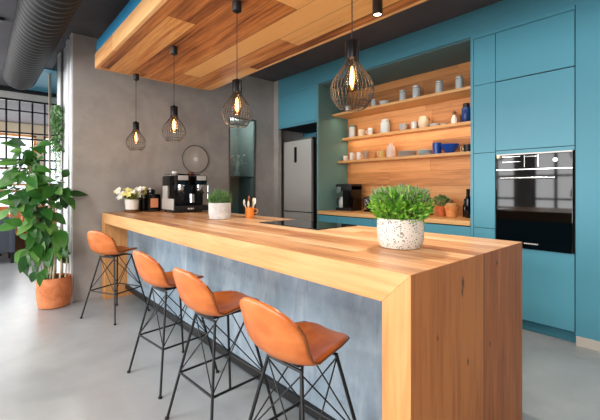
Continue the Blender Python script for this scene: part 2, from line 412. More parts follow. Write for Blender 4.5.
# slatted bench and armchair
t = thing('bench', 'orange slatted wooden bench with a high back, behind the grey armchair', 'bench', (-9.0, .2, 0))
bm = B()
for k in range(18): y = -2.0+k*.19; box(bm, -9.12, -9.08, y, y+.17, .38, .90, .006)
obj('backrest', bm, 'bench_wood', t, world=True)
obj('seat', box(B(), -9.1, -8.65, -2.0, 1.4, .38, .43, .01), 'bench_wood', t, world=True)
for y in (-1.9, -.8, .3, 1.3): obj('leg', box(B(), -8.75, -8.69, y-.03, y+.03, 0, .38), 'black', t, world=True)
obj('back_leg', box(B(), -9.08, -9.02, -2.0, 1.4, 0, .38), 'brown', t, world=True)
t = thing('armchair', 'grey upholstered armchair with black legs at the left edge of the picture', 'armchair', (-8.05, .14, 0), 0)
bm = B(); box(bm, -.33, .33, .24, .33, .18, .74, .03); obj('armrest', bm, 'armchair', t, True)
bm = B(); box(bm, -.33, .33, -.33, -.24, .18, .74, .03); obj('armrest', bm, 'armchair', t, True)
bm = B(); box(bm, .22, .33, -.25, .25, .18, .78, .03); obj('backrest', bm, 'armchair', t, True)
bm = B(); box(bm, -.32, .24, -.24, .24, .2, .44, .04); obj('seat', bm, 'armchair', t, True)
for x in (-.29, .29):
    for y in (-.29, .29): obj('leg', box(B(), x-.022, x+.022, y-.022, y+.022, 0, .2), 'black', t)

# ceiling duct
t = thing('ventilation_duct', 'large round ribbed charcoal ventilation duct running under the ceiling', 'duct', (-6.1, .42, 2.76))
prof = []; bm = B(); L = 8.6; x = 0; k = 0
seg = 40; rings = []
while x < L:
    for dx, r in ((0, .174), (.02, .184), (.04, .184), (.06, .174)):
        rings.append([bm.verts.new((x+dx, r*math.cos(2*PI*j/seg), r*math.sin(2*PI*j/seg))) for j in range(seg)])
    x += .095
for a, b_ in zip(rings, rings[1:]):
    for j in range(seg): bm.faces.new((a[j], a[(j+1) % seg], b_[(j+1) % seg], b_[j]))
bm.faces.new(rings[0]); bm.faces.new(rings[-1])
obj('duct_body', bm, 'duct', t, True)
for xx in (3.6, 6.6):
    bm = B(); torus(bm, (xx, 0, 0), .19, .008, 'x', 32, 6); tube(bm, [(xx, 0, .185), (xx, 0, .23)], .008)
    obj('hanger', bm, 'black', t)
tag(obj('ceiling_track', box(B(), -4.79, -4.72, -1.4, .2, 2.955, 2.99, .004), 'black'), 'short black track rail on the ceiling left of the round duct', 'track')

# suspended ceiling raft over the island
SX0, SX1, SY0, SY1, SZ = -4.26, 1.6, .915, 2.21, 2.52
t = thing('ceiling_raft', 'wooden raft ceiling with a blue upper box hanging over the island', 'ceiling raft', ((SX0+SX1)/2, (SY0+SY1)/2, SZ))
obj('plank_underside', box(B(), SX0+.03, SX1, SY0+.03, SY1, SZ, SZ+.02), 'soffit_wood', t, world=True)
bm = B(); box(bm, SX0, SX1, SY0, SY0+.03, SZ-.001, SZ+.15, .002); obj('fascia', bm, 'fascia_wood', t, world=True)
bm = B(); box(bm, SX0, SX0+.03, SY0+.03, SY1, SZ-.001, SZ+.15, .002); obj('fascia', bm, 'fascia_wood', t, world=True)
bm = B(); box(bm, SX0+.3, SX1-.2, SY0+.35, SY1-.3, SZ+.28, CE-.002); obj('hanging_frame', bm, 'ceiling', t, world=True)
bm = B(); box(bm, SX0+.015, SX1, SY0+.012, SY1-.01, SZ+.15, SZ+.28); obj('upper_box', bm, 'blue_deep', t, world=True, label='blue box above the wooden planks')
obj('fascia', box(B(), SX0+.03, SX1, SY1-.0, SY1+.03, SZ-.001, SZ+.15), 'fascia_wood', t, world=True)

# ceiling spot
def spot(x, y, label):
    t = thing('ceiling_spotlight', label, 'spotlight', (x, y, SZ), 0, None)
    bm = B(); lathe(bm, [(.03, -.002), (.033, -.006), (.033, -.11), (.026, -.11), (.026, -.10)], 0, 0, 24); obj('housing', bm, 'black', t, True)
    bm = B(); lathe(bm, [(.025, -.101), (.025, -.106)], 0, 0, 20); obj('lens', bm, 'spot_lens', t)
    return t
spot(-1.44, 1.97, 'small black cylinder spotlight glowing under the wooden ceiling, top centre of the photo')

# ------------------------------------------------------------------ pendants
def pendant(x, y, ztop, label):
    t = thing('pendant_lamp', label, 'pendant lamp', (x, y, SZ), 0, 'wire cage pendants over the island')
    zt = ztop-SZ
    bm = B(); lathe(bm, [(.026, 0), (.031, -.003), (.031, -.062), (.028, -.066), (.006, -.066), (.006, -.08)], 0, 0, 24); obj('ceiling_rose', bm, 'black', t, True)
    bm = B(); tube(bm, [(0, 0, -.06), (0, 0, zt)], .0028, 6); obj('cord', bm, 'cord', t)
    bm = B(); lathe(bm, [(.008, zt+.012), (.012, zt), (.030, zt), (.0325, zt-.004), (.0325, zt-.082), (.028, zt-.085)], 0, 0, 28); obj('lamp_holder', bm, 'dark_metal', t, True)
    bm = B()
    prof = [(.030, -.075), (.034, -.10), (.058, -.135), (.083, -.168), (.098, -.203), (.101, -.23), (.093, -.262), (.076, -.29), (.062, -.308)]
    # smooth the profile with Catmull-Rom
    pp = []
    for i in range(len(prof)-1):
        p0, p1, p2, p3 = (prof[max(i-1, 0)], prof[i], prof[i+1], prof[min(i+2, len(prof)-1)])
        for s in (0, .5):
            pp.append(tuple(.5*((2*p1[c])+(-p0[c]+p2[c])*s+(2*p0[c]-5*p1[c]+4*p2[c]-p3[c])*s*s+(-p0[c]+3*p1[c]-3*p2[c]+p3[c])*s**3) for c in (0, 1)))
    pp.append(prof[-1])
    for k in range(32):
        a = 2*PI*k/32
        tube(bm, [(r*math.cos(a), r*math.sin(a), zt+z) for r, z in pp], .0016, 5)
    torus(bm, (0, 0, zt-.308), .062, .0026, 'z', 36, 6); torus(bm, (0, 0, zt-.285), .080, .0016, 'z', 36, 6); torus(bm, (0, 0, zt-.23), .101, .0014, 'z', 36, 6)
    obj('wire_shade', bm, 'wire', t, True)
    bm = B(); lathe(bm, [(.012, zt-.085), (.016, zt-.10), (.026, zt-.14), (.033, zt-.18), (.031, zt-.205), (.018, zt-.228), (.004, zt-.235)], 0, 0, 20)
    g = obj('bulb', bm, 'amber', t, True)
    bm = B(); lathe(bm, [(.003, zt-.115), (.009, zt-.135), (.012, zt-.165), (.011, zt-.195), (.003, zt-.212)], 0, 0, 10); obj('filament', bm, 'bulb', g, True)
    return t
pd = [(-4.174, 'pendant over the far end of the island, farthest from the camera'),
      (-3.14, 'pendant hanging in front of the grey wall, second from the far end'),
      (-2.095, 'pendant in front of the glazed wall recess, second nearest'),
      (-1.094, 'largest looking wire pendant, hanging in front of the wooden shelves')]
p0 = pendant(pd[0][0], 1.3, 1.99, 'black wire cage '+pd[0][1])
for x, l in pd[1:3]: dup(p0, (x, 1.3, SZ), 0, 'black wire cage '+l)
pendant(pd[3][0], 1.3, 1.948, pd[3][1])
for x, l in pd:
    ld = bpy.data.lights.new('pendant_light', 'POINT'); ld.energy = 2.2; ld.color = (1, .68, .38); ld.shadow_soft_size = .03
    lo = bpy.data.objects.new('pendant_light', ld); COL.objects.link(lo); lo.location = (x, 1.3, 1.74)

# ------------------------------------------------------------------ island
IX0, IX1, IY0, IY1, IZ, TH = -4.64, -.648, 1.069, 2.165, .98, .115
t = thing('kitchen_island', 'long oak waterfall island with a blue grey concrete front panel', 'kitchen island', ((IX0+IX1)/2, (IY0+IY1)/2, 0))
bm = B(); prism(bm, [(IX0, IZ), (IX0+TH, IZ-TH), (IX1-TH, IZ-TH), (IX1, IZ)], IY0, IY1)
bm.faces.ensure_lookup_table()
bmesh.ops.bevel(bm, geom=bm.edges[:], offset=.0015, segments=1, affect='EDGES')
top = obj('worktop', bm, 'oak_top', t, world=True)
top.data.materials.append(M['oak_apron'])
for p in top.data.polygons:
    if abs(p.normal.y) > .7: p.material_index = 1
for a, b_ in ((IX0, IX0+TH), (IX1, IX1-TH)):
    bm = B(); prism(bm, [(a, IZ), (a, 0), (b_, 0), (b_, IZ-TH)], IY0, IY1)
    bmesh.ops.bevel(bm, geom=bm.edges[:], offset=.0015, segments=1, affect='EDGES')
    o = obj('end_panel', bm, 'oak_end_shaded', t, world=True); o.data.materials.append(M['oak_leg'])
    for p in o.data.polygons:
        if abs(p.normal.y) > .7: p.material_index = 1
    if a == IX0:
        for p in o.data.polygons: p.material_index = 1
obj('front_panel', box(B(), IX0+TH, IX1-TH, 1.31, 1.34, .10, IZ-TH), 'concrete', t, world=True, label='blue grey concrete panel')
obj('cabinet_body', box(B(), IX0+TH, IX1-TH, 1.34, IY1-.02, .10, IZ-TH), 'blue', t, world=True)
obj('plinth', box(B(), IX0+TH, IX1-TH, 1.62, IY1-.06, 0, .10), 'black', t, world=True)
obj('footrail', box(B(), IX0+TH, IX1-TH, 1.286, 1.309, .085, .135, .003), 'black', t, world=True)

tag(obj('induction_hob', box(B(), -2.43, -1.75, 1.72, 2.14, IZ+.0005, IZ+.006, .002), 'black_glass'), 'flat black glass induction hob set on the island worktop', 'hob')

# ------------------------------------------------------------------ stools
def stool(loc, rz, label):
    t = thing('bar_stool', label, 'bar stool', loc, rz, 'tan leather bar stools along the island')
    prof = [(.190, .620, .040), (.186, .630, .085), (.145, .638, .122), (.06, .630, .152), (-.04, .620, .170), (-.115, .622, .177), (-.168, .648, .177), (-.203, .705, .175), (-.224, .772, .170), (-.238, .832, .160), (-.243, .868, .130)]
    CV = [0, 0, 0, 0, 0, .075, .075, .072, .064, .052, .038]; CZ_ = [0, .006, .014, .026, .035, .035, .035, .035, 0, 0, 0]
    DR = [0]*7+[.0, .012, .030, .042]
    nu = 10; bm = B(); G = []
    for i, (y, z, w_) in enumerate(prof):
        row = []
        for j in range(nu+1):
            u = -1+2*j/nu
            f = min(1, max(0, (i-4)/4))     # 0 on the seat, 1 on the back
            row.append(bm.verts.new((w_*math.sin(u*PI/2)*.15+w_*u*.85, y+f*CV[i]*u*u, z+(1-f)*CZ_[i]*u*u-DR[i]*abs(u)**2.5)))
        G.append(row)
    for a, b_ in zip(G, G[1:]):
        for j in range(nu): bm.faces.new((a[j], a[j+1], b_[j+1], b_[j]))
    o = obj('seat_shell', bm, 'leather', t, True)
    for p in o.data.polygons: p.use_smooth = True
    m = o.modifiers.new('s', 'SOLIDIFY'); m.thickness = .024; m.offset = 0
    m = o.modifiers.new('b', 'SUBSURF'); m.levels = 2; m.render_levels = 2
    # stitched welt round the rim
    rim = [G_ for G_ in ()]
    bm = B()
    R = []
    for i, (y, z, w_) in enumerate(prof):
        f = min(1, max(0, (i-4)/4)); R.append((w_+.004, y+f*CV[i], z+(1-f)*CZ_[i]-DR[i]))
    bm.free()
    for q in (-1, 1):
        bm = B(); tube(bm, [(q*a, b_, c) for a, b_, c in R[1:-1]], .0035, 6); obj('welt', bm, 'brown', o, True)
    bm = B(); box(bm, -.07, .07, -.09, .09, .592, .602, .003); tube(bm, [(-.1, -.10, .590), (.1, -.10, .590)], .007); tube(bm, [(-.1, .10, .590), (.1, .10, .590)], .007)
    obj('mounting_plate', bm, 'black', t)
    tops = [(-.095, -.10), (.095, -.10), (.095, .10), (-.095, .10)]; feet = [(-.225, -.205), (.225, -.205), (.225, .205), (-.225, .205)]
    def at(k, z):
        a = (.59-z)/.59; return (tops[k][0]+(feet[k][0]-tops[k][0])*a, tops[k][1]+(feet[k][1]-tops[k][1])*a, z)
    for k in range(4):
        bm = B(); tube(bm, [at(k, .59), at(k, .006)], .0075, 8)
        lg = obj('leg', bm, 'black', t, True)
        bm = B(); f = at(k, .0); lathe(bm, [(.012, 0), (.012, .010), (.008, .014)], f[0], f[1], 12); obj('foot_glide', bm, 'black', lg)
    bm = B()
    for k in range(4): tube(bm, [at(k, .26), at((k+1) % 4, .26)], .0065, 8)
    obj('footrest_ring', bm, 'black', t, True)
    bm = B()
    for k in range(4):
        a = at(k, .27); b1 = at((k+1) % 4, .58); b2 = at((k+3) % 4, .58)
        tube(bm, [a, b1], .0034, 6); tube(bm, [a, b2], .0034, 6)
    obj('cross_brace', bm, 'black', t, True)
    return t
R = math.radians
s0 = stool((-1.09, .985, 0), R(3), 'tan leather bar stool nearest the camera, closest to the oak end panel')
dup(s0, (-1.75, .99, 0), R(3), 'tan leather bar stool second from the camera, beside the nearest one')
dup(s0, (-2.43, 1.0, 0), R(6), 'tan leather bar stool third from the camera, second from the far end')
dup(s0, (-3.92, 1.03, 0), R(26), 'tan leather bar stool farthest from the camera, by the far end panel of the island')

# ------------------------------------------------------------------ tall cabinets, alcove and base units
def door(bm, x0, x1, z0, z1, y=YC): box(bm, x0+.0025, x1-.0025, y, y+.02, z0+.0025, z1-.0025, .0012); return bm
# oven column
t = thing('tall_cabinet', 'wide tall blue cabinet column that houses the built-in oven', 'cabinet', (-1.0, YC, 0))
OX0, OX1 = -1.30, -.70
bm = B(); box(bm, OX0, OX1, YC+.022, YB, .10, .735); box(bm, OX0, OX1, YC+.022, YB, 1.60, 2.745); box(bm, OX0, OX0+.012, YC+.022, YB, .735, 1.6); box(bm, OX1-.012, OX1, YC+.022, YB, .735, 1.6)
obj('body', bm, 'gap', t, world=True)
obj('plinth', box(B(), OX0, OX1, YC+.05, YC+.07, 0, .10), 'teal', t, world=True)
obj('drawer', door(B(), OX0, OX1, .10, .732), 'blue', t, world=True)
obj('oven_rail', box(B(), OX0+.002, OX1-.002, YC, YC+.02, 1.575, 1.607, .001), 'blue', t, world=True)
obj('door', door(B(), OX0, OX1, 1.61, 2.25), 'blue', t, world=True); obj('door', door(B(), OX0, OX1, 2.255, 2.71), 'blue', t, world=True)
obj('top_filler', box(B(), OX0, OX1, YC+.001, YC+.02, 2.713, 2.745), 'blue', t, world=True)
t = thing('tall_cabinet', 'narrow tall blue cabinet column between the open shelves and the oven', 'cabinet', (-1.4, YC, 0))
NX0 = -1.50
obj('body', box(B(), NX0, OX0-.001, YC+.022, YB, .10, 2.745), 'gap', t, world=True)
obj('plinth', box(B(), NX0, OX0, YC+.05, YC+.07, 0, .10), 'teal', t, world=True)
for z0, z1 in ((.10, .885), (.885, 1.6), (1.6, 2.255), (2.255, 2.71)): obj('door', door(B(), NX0, OX0, z0, z1), 'blue', t, world=True)
obj('top_filler', box(B(), NX0, OX0, YC+.001, YC+.02, 2.713, 2.745), 'blue', t, world=True)
obj('side_panel', box(B(), NX0-.028, NX0-.001, YC-.001, YB, 0, 2.745, .001), 'blue', t, world=True)
# niche side panel next to the fridge
tag(obj('side_panel', box(B(), -3.675, -3.645, YC-.001, YB, 0, 2.744, .001), 'green_teal'), 'tall green blue side panel between the fridge and the open shelves', 'panel')
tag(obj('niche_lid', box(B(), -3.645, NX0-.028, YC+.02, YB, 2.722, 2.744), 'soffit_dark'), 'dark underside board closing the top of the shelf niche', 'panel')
obj_ = obj('wood_backing', box(B(), -3.645, NX0-.028, YB-.02, YB, 0, 2.722), 'back_wood'); tag(obj_, 'oak plank backing behind the open shelves', 'backing')
# cabinet over the fridge
t = thing('wall_cabinet', 'blue cabinet above the fridge', 'cabinet', (-4.1, YC, 2.21))
obj('body', box(B(), -4.56, -3.677, YC+.022, YB, 2.20, 2.744), 'gap', t, world=True)
obj('door', door(B(), -4.56, -3.677, 2.235, 2.715), 'blue', t, world=True)
obj('bottom_rail', box(B(), -4.56, -3.677, YC, YC+.02, 2.205, 2.233, .001), 'blue', t, world=True)
obj('top_filler', box(B(), -4.56, -3.677, YC+.001, YC+.02, 2.717, 2.744), 'blue', t, world=True)
struct('trim_8', box(B(), XW, -4.561, YC+.0, YC+.06, 0, CE), 'plaster')
tag(obj('alcove_panel', box(B(), -3.80, -3.677, YC+.10, YB, 0, 2.06), 'dark_metal'), 'dark filler panel filling the gap right of the fridge', 'panel')
# fridge
t = thing('fridge', 'tall stainless steel fridge freezer in the alcove', 'fridge', (-4.24, 3.9, 0))
FX0, FX1, FY = -4.555, -3.90, 3.70
obj('body', box(B(), FX0+.01, FX1-.004, FY+.05, YB-.01, .03, 2.0, .004), 'steel_dark', t, world=True)
d = obj('fridge_door', box(B(), FX0+.01, FX1, FY, FY+.048, .90, 2.0, .008), 'steel', t, world=True)
bm = B(); box(bm, -4.285, -4.225, FY-.002, FY+.002, 1.66, 1.90, .001); obj('display', bm, 'black_gloss', d, world=True)
obj('freezer_door', box(B(), FX0+.01, FX1, FY, FY+.048, .06, .885, .008), 'steel', t, world=True)
obj('top_vent', box(B(), -4.42, FX1-.02, FY+.04, FY+.35, 2.0, 2.035, .004), 'steel_dark', t, world=True)
# base units with worktop
xs = [-3.645, -3.30, -2.70, -2.10, -1.528]
nm = ['narrow blue base unit beside the fridge side panel', 'blue base unit under the coffee maker and canister', 'blue base unit below the middle of the shelves', 'blue base unit next to the tall cabinets']
for k in range(4):
    a, b_ = xs[k], xs[k+1]
    t = thing('base_cabinet', nm[k], 'cabinet', ((a+b_)/2, YC, 0), 0, 'blue base cabinets under the back worktop')
    obj('body', box(B(), a, b_, YC+.022, YB-.02, .10, .895), 'gap', t, world=True)
    obj('plinth', box(B(), a, b_, YC+.05, YC+.07, 0, .10), 'teal', t, world=True)
    obj('drawer', door(B(), a, b_, .76, .885), 'blue', t, world=True)
    obj('drawer', door(B(), a, b_, .44, .74), 'blue', t, world=True)
    obj('drawer', door(B(), a, b_, .10, .435), 'blue', t, world=True)
tag(obj('back_worktop', box(B(), -3.645, -1.528, YC-.015, YB-.02, .895, .94, .003), 'shelf_wood'), 'oak worktop on the blue base cabinets under the open shelves', 'worktop')

# oven
t = thing('built_in_oven', 'black glass built-in oven with steel handle in the blue cabinet wall', 'oven', (-1.0, YC, .74))
ox0, ox1 = -1.287, -.713
obj('housing', box(B(), ox0, ox1, YC+.03, YC+.55, .732, 1.57), 'black', t, world=True)
dr = obj('oven_door', box(B(), ox0, ox1, YC-.012, YC+.028, .732, 1.425, .003), 'black_glass', t, world=True)
bm = B(); tube(bm, [(ox0+.05, YC-.05, 1.355), (ox1-.11, YC-.05, 1.355)], .011, 12)
for x in (ox0+.08, ox1-.14): tube(bm, [(x, YC-.05, 1.355), (x, YC-.01, 1.355)], .007, 8)
obj('handle', bm, 'chrome', dr, True, world=True)
cp = obj('control_panel', box(B(), ox0, ox1, YC-.010, YC+.028, 1.435, 1.57, .002), 'black_glass', t, world=True)
obj('trim_strip', box(B(), ox0, ox1, YC-.018, YC-.008, 1.424, 1.436, .002), 'chrome', t, world=True)
obj('top_strip', box(B(), ox0, ox1, YC-.014, YC+.02, 1.562, 1.573, .001), 'steel', t, world=True)
bm = B(); tube(bm, [(-.83, YC-.0165, 1.503), (-.83, YC-.009, 1.503)], .017, 24); obj('display', bm, 'display', cp, world=True)
bm = B()
for x in (-1.06, -.955): box(bm, x, x+.004, YC-.0125, YC-.011, 1.45, 1.555)
box(bm, -1.235, -1.09, YC-.0125, YC-.011, 1.498, 1.502); box(bm, -1.235, -1.09, YC-.0125, YC-.011, 1.545, 1.549)
box(bm, -1.05, -.965, YC-.0125, YC-.011, 1.540, 1.544)
obj('panel_marks', bm, 'chrome', cp, world=True)
bm = B()
for k in range(7): x = -1.06+k*.016; box(bm, x, x+.010, YC-.0140, YC-.0125, .775, .785)
obj('logo_mark', bm, 'white', dr, world=True)

# ------------------------------------------------------------------ shelves
def shelf(yf, z0, z1, label, pw):
    t = thing('wall_shelf', label, 'shelf', (-2.6, YB-.02, z0), 0)
    obj('board', box(B(), -3.643, -1.53, yf, YB-.02, z0, z1, .002), 'shelf_wood', t, world=True)
    if pw > 3: obj('led_strip', box(B(), -3.60, -1.56, YB-.045, YB-.03, z0-.008, z0-.0005), 'led', t, world=True)
    ld = bpy.data.lights.new('shelf_light', 'AREA'); ld.shape = 'RECTANGLE'; ld.size = 2.0; ld.size_y = .04; ld.energy = pw*1.5; ld.color = (1, .80, .58)
    lo = bpy.data.objects.new('shelf_light', ld); COL.objects.link(lo); lo.location = (-2.58, yf+.05, z0-.012); lo.rotation_euler = (R(12), 0, 0)
S1, S2, S3 = 2.345, 2.013, 1.666
shelf(3.885, S1-.032, S1, 'deep oak wall shelf at the top, carrying the glass jars', 2.2)
shelf(4.10, S2-.036, S2, 'middle oak wall shelf with mugs and a cream pitcher', 1.6)
shelf(4.0, S3-.034, S3, 'lowest oak wall shelf with white cups, plates and blue bowls', 1.3)

def lath(name, prof, mat, loc, label=None, cat=None, group=None, parent=None, seg=24):
    bm = B(); lathe(bm, prof, 0, 0, seg); o = obj(name, bm, mat, parent, True); o.location = loc
    if cat: tag(o, label, cat, group)
    elif label: o['label'] = label
    return o
def hollow(r0, r1, h, w_=.004):
    return [(r0*.9, 0), (r0, .004), (r1, h), (r1-w_, h), (max(r0-w_, .004), .008), (.003, .008)]
def mug(name, mat, x, y, z, r, h, label, side=1, grp=None, cat='mug'):
    t = thing(name, label, cat, (x, y, z), 0, grp)
    bm = B(); lathe(bm, hollow(r*.88, r, h), 0, 0, 24); obj('cup_body', bm, mat, t, True)
    bm = B(); tube(bm, [(side*r*.9, 0, h*.78), (side*(r+.022), 0, h*.74), (side*(r+.028), 0, h*.5), (side*(r+.02), 0, h*.28), (side*r*.86, 0, h*.22)], .005, 8); obj('handle', bm, mat, t, True)
    return t
def jar(x, y, z, r, h, label, lid='steel'):
    t = thing('glass_jar', label, 'jar', (x, y, z), 0, 'glass jars on the top shelf')
    bm = B(); lathe(bm, [(r*.95, 0), (r, .006), (r, h*.78), (r*.86, h*.86), (r*.86, h*.9), (r*.8, h*.9), (r*.8, h*.84), (r-.005, h*.77), (r-.005, .01), (.002, .01)], 0, 0, 24); obj('jar_body', bm, 'glassware', t, True)
    bm = B(); lathe(bm, [(r*.9, h*.88), (r*.94, h*.9), (r*.94, h), (r*.9, h+.002)], 0, 0, 24); obj('lid', bm, lid, t, True)
    bm = B(); torus(bm, (0, 0, h*.86), r*.9, .003); tube(bm, [(r*.9, 0, h*.86), (r*1.15, 0, h*.8), (r*1.05, 0, h*.6)], .0025, 6); obj('clip', bm, 'chrome', t, True)
    return t
j1 = (4.03)
jar(-2.55, 4.02, S1, .042, .155, 'clip top glass jar on the top shelf, leftmost of the four in line')
jar(-2.36, 4.02, S1, .048, .170, 'clip top glass jar on the top shelf, the widest, second from the left')
jar(-2.065, 4.02, S1, .042, .165, 'clip top glass jar on the top shelf, third from the left')
jar(-1.83, 4.02, S1, .040, .165, 'clip top glass jar at the right end of the top shelf')
jar(-3.02, 4.05, S1, .035, .13, 'slim glass jar just right of the nearest pendant on the top shelf')
lath('glass_bowl', hollow(.05, .075, .065), 'glassware', (-2.83, 4.03, S1), 'low clear glass bowl on the top shelf beside the nearest pendant', 'bowl')
lath('drinking_glass', hollow(.035, .038, .12), 'glassware', (-3.46, 4.02, S1), 'plain glass near the left end of the top shelf, behind the pendant', 'glass')
# middle shelf
y2 = 4.165
t = thing('glass_carafe', 'glass carafe with green grey lid at the left end of the middle shelf', 'carafe', (-3.50, y2, S2))
bm = B(); lathe(bm, hollow(.052, .050, .155), 0, 0, 24); obj('carafe_body', bm, 'glassware', t, True)
bm = B(); lathe(bm, [(.05, .155), (.054, .158), (.05, .175), (.02, .18)], 0, 0, 24); obj('lid', bm, 'soffit_dark', t, True)
bm = B(); tube(bm, [(-.05, 0, .14), (-.085, 0, .135), (-.09, 0, .07), (-.052, 0, .03)], .006, 8); obj('handle', bm, 'soffit_dark', t, True)
mug('mug', 'cream', -3.33, y2, S2, .046, .098, 'cream mug beside the glass carafe on the middle shelf')
mug('mug', 'ceramic', -3.165, y2, S2, .040, .100, 'white mug with a side handle on the middle shelf', -1)
t = thing('storage_jar', 'frosted glass storage jar on the middle shelf, right of the white mug', 'jar', (-2.915, y2, S2))
bm = B(); lathe(bm, [(.06, 0), (.064, .01), (.064, .13), (.055, .15), (.055, .16), (.05, .16)], 0, 0, 28); obj('jar_body', bm, 'blueceramic', t, True)
bm = B(); lathe(bm, [(.058, .155), (.06, .16), (.058, .185), (.02, .19)], 0, 0, 28); obj('lid', bm, 'glassware', t, True)
for k in range(3):
    lath('glass_bowl', hollow(.035, .062, .04), 'glassware', (-2.63, y2-.005, S2+.012*k*1.9), ['bottom', 'middle', 'top'][k]+' bowl of the clear glass stack on the middle shelf', 'bowl', 'stacked clear bowls on the middle shelf')
lath('drinking_glass', hollow(.040, .044, .095), 'glassware', (-2.475, y2, S2), 'clear tumbler just left of the cream pitcher', 'glass')
t = thing('pitcher', 'round cream ceramic pitcher in the middle of the middle shelf', 'pitcher', (-2.345, y2, S2))
bm = B(); lathe(bm, [(.045, 0), (.05, .005), (.066, .05), (.066, .09), (.05, .13), (.048, .145), (.044, .145), (.046, .12), (.003, .02)], 0, 0, 28); obj('pitcher_body', bm, 'cream', t, True)
bm = B(); tube(bm, [(.05, 0, .13), (.09, 0, .125), (.098, 0, .08), (.066, 0, .045)], .007, 8); obj('handle', bm, 'tan', t, True)
lath('glass_dish', hollow(.05, .06, .035), 'glassware', (-2.20, y2, S2), 'small clear glass dish to the right of the cream pitcher', 'dish')
lath('glass_dish', hollow(.03, .045, .022), 'glassware', (-2.085, y2, S2), 'tiny clear glass dish, shallowest thing on the middle shelf', 'dish')
t = thing('glass_bottle', 'white stoppered bottle with a brown wooden figure stopper on the middle shelf', 'bottle', (-1.955, y2, S2))
bm = B(); lathe(bm, [(.035, 0), (.038, .01), (.036, .06), (.018, .095), (.016, .11)], 0, 0, 20); obj('bottle_body', bm, 'ceramic', t, True)
bm = B(); lathe(bm, [(.016, .108), (.022, .115), (.022, .14), (.012, .15)], 0, 0, 16); obj('stopper', bm, 'brown', t, True)
lath('wooden_jar', [(.028, 0), (.03, .005), (.026, .09), (.012, .1)], 'brown', (-1.895, y2+.01, S2), 'small brown jar beside the white stoppered bottle', 'jar')
t = thing('storage_jar', 'tall navy blue storage jar with dark cap at the right end of the middle shelf', 'jar', (-1.81, 4.15, S2))
bm = B(); lathe(bm, [(.046, 0), (.05, .005), (.05, .15), (.044, .165), (.03, .17)], 0, 0, 28); obj('jar_body', bm, 'navy', t, True)
bm = B(); lathe(bm, [(.03, .168), (.036, .172), (.036, .21), (.03, .215)], 0, 0, 20); obj('cap', bm, 'black', t, True)
# low shelf
y3 = 4.10
mug('cup', 'ceramic', -3.585, y3, S3, .030, .078, 'smallest white cup at the left end of the low shelf', 1, None, 'cup')
mug('cup', 'ceramic', -3.455, y3, S3, .034, .115, 'tall white cup, left of its twin on the low shelf', 1, None, 'cup')
mug('cup', 'ceramic', -3.325, y3, S3, .034, .110, 'tall white cup, right of its twin on the low shelf', 1, None, 'cup')
lath('tumbler', hollow(.036, .042, .122), 'taupe', (-3.19, y3, S3), 'taupe stoneware tumbler on the low shelf', 'tumbler')
lath('cup', hollow(.034, .046, .088), 'tan', (-3.06, y3, S3), 'tan clay cup between taupe tumbler and yellow cup', 'cup')
t = thing('sugar_pot', 'yellow cup with an orange lid and white handle on the low shelf', 'pot', (-2.925, y3, S3))
bm = B(); lathe(bm, hollow(.038, .050, .095), 0, 0, 24); obj('cup_body', bm, 'mustard', t, True)
bm = B(); lathe(bm, [(.052, .095), (.052, .103), (.03, .115), (.008, .125)], 0, 0, 24); obj('lid', bm, 'tan', t, True)
bm = B(); tube(bm, [(-.045, 0, .1), (-.07, 0, .1), (-.075, 0, .06), (-.045, 0, .03)], .006, 8); obj('handle', bm, 'ceramic', t, True)
lath('vase', [(.052, 0), (.058, .006), (.060, .10), (.052, .145), (.026, .17), (.022, .195), (.018, .195), (.018, .17)], 'pinkish', (-2.78, y3, S3), 'pale pink bottle vase on the low shelf', 'vase')
for k in range(5):
    lath('plate', [(.06, 0), (.112, .008), (.114, .012), (.112, .014), (.06, .006), (.003, .005)], 'greyceramic', (-2.545, 4.105, S3+k*.0135), ['bottom', 'second lowest', 'middle', 'second highest', 'top'][k]+' plate in the stack of grey plates on the low shelf', 'plate', 'stack of grey plates', seg=36)
for k in range(4):
    lath('plate', [(.05, 0), (.088, .01), (.09, .014), (.088, .016), (.05, .007), (.003, .006)], 'blueceramic', (-2.30, 4.105, S3+k*.0155), ['bottom', 'second lowest', 'second highest', 'top'][k]+' plate in the stack of pale blue plates on the low shelf', 'plate', 'stack of pale blue plates', seg=36)
lath('tumbler', hollow(.048, .052, .135), 'cobalt', (-2.135, y3, S3), 'cobalt blue tumbler left of the blue bowl', 'tumbler')
lath('bowl', [(.035, 0), (.045, .006), (.088, .06), (.102, .105), (.098, .105), (.08, .06), (.003, .02)], 'cobalt', (-1.975, y3-.005, S3), 'cobalt blue bowl on the low shelf', 'bowl', seg=32)
lath('cup', hollow(.03, .045, .075), 'cream', (-1.85, 4.18, S3), 'small cream cup tucked behind the blue bowl', 'cup')
mug('mug', 'black', -1.77, y3, S3, .046, .085, 'black mug at the right end of the low shelf', -1)

# ------------------------------------------------------------------ back worktop things
CZ = .94
t = thing('coffee_maker', 'black filter coffee maker at the left end of the back worktop', 'coffee maker', (-3.42, 3.99, CZ)); t.scale = (1, 1, 1.1)
bm = B(); box(bm, -.14, .14, -.12, .12, 0, .035, .008); obj('base', bm, 'black', t, True)
bm = B(); box(bm, -.02, .145, -.11, .12, .035, .33, .012); obj('water_tank', bm, 'black_gloss', t, True)
bm = B(); box(bm, -.14, .145, -.12, .12, .26, .345, .014); obj('brew_head', bm, 'black', t, True)
bm = B(); box(bm, -.125, -.04, -.125, -.118, .225, .31, .003); obj('control_panel', bm, 'chrome', t, True)
bm = B(); lathe(bm, [(.05, .037), (.058, .05), (.058, .12), (.04, .16), (.042, .175), (.036, .175)], -.085, -.03, 24); obj('carafe', bm, 'glassware', t, True)
bm = B(); tube(bm, [(-.13, -.05, .16), (-.16, -.07, .14), (-.16, -.07, .08), (-.135, -.05, .06)], .008, 8); obj('carafe_handle', bm, 'black', t, True)
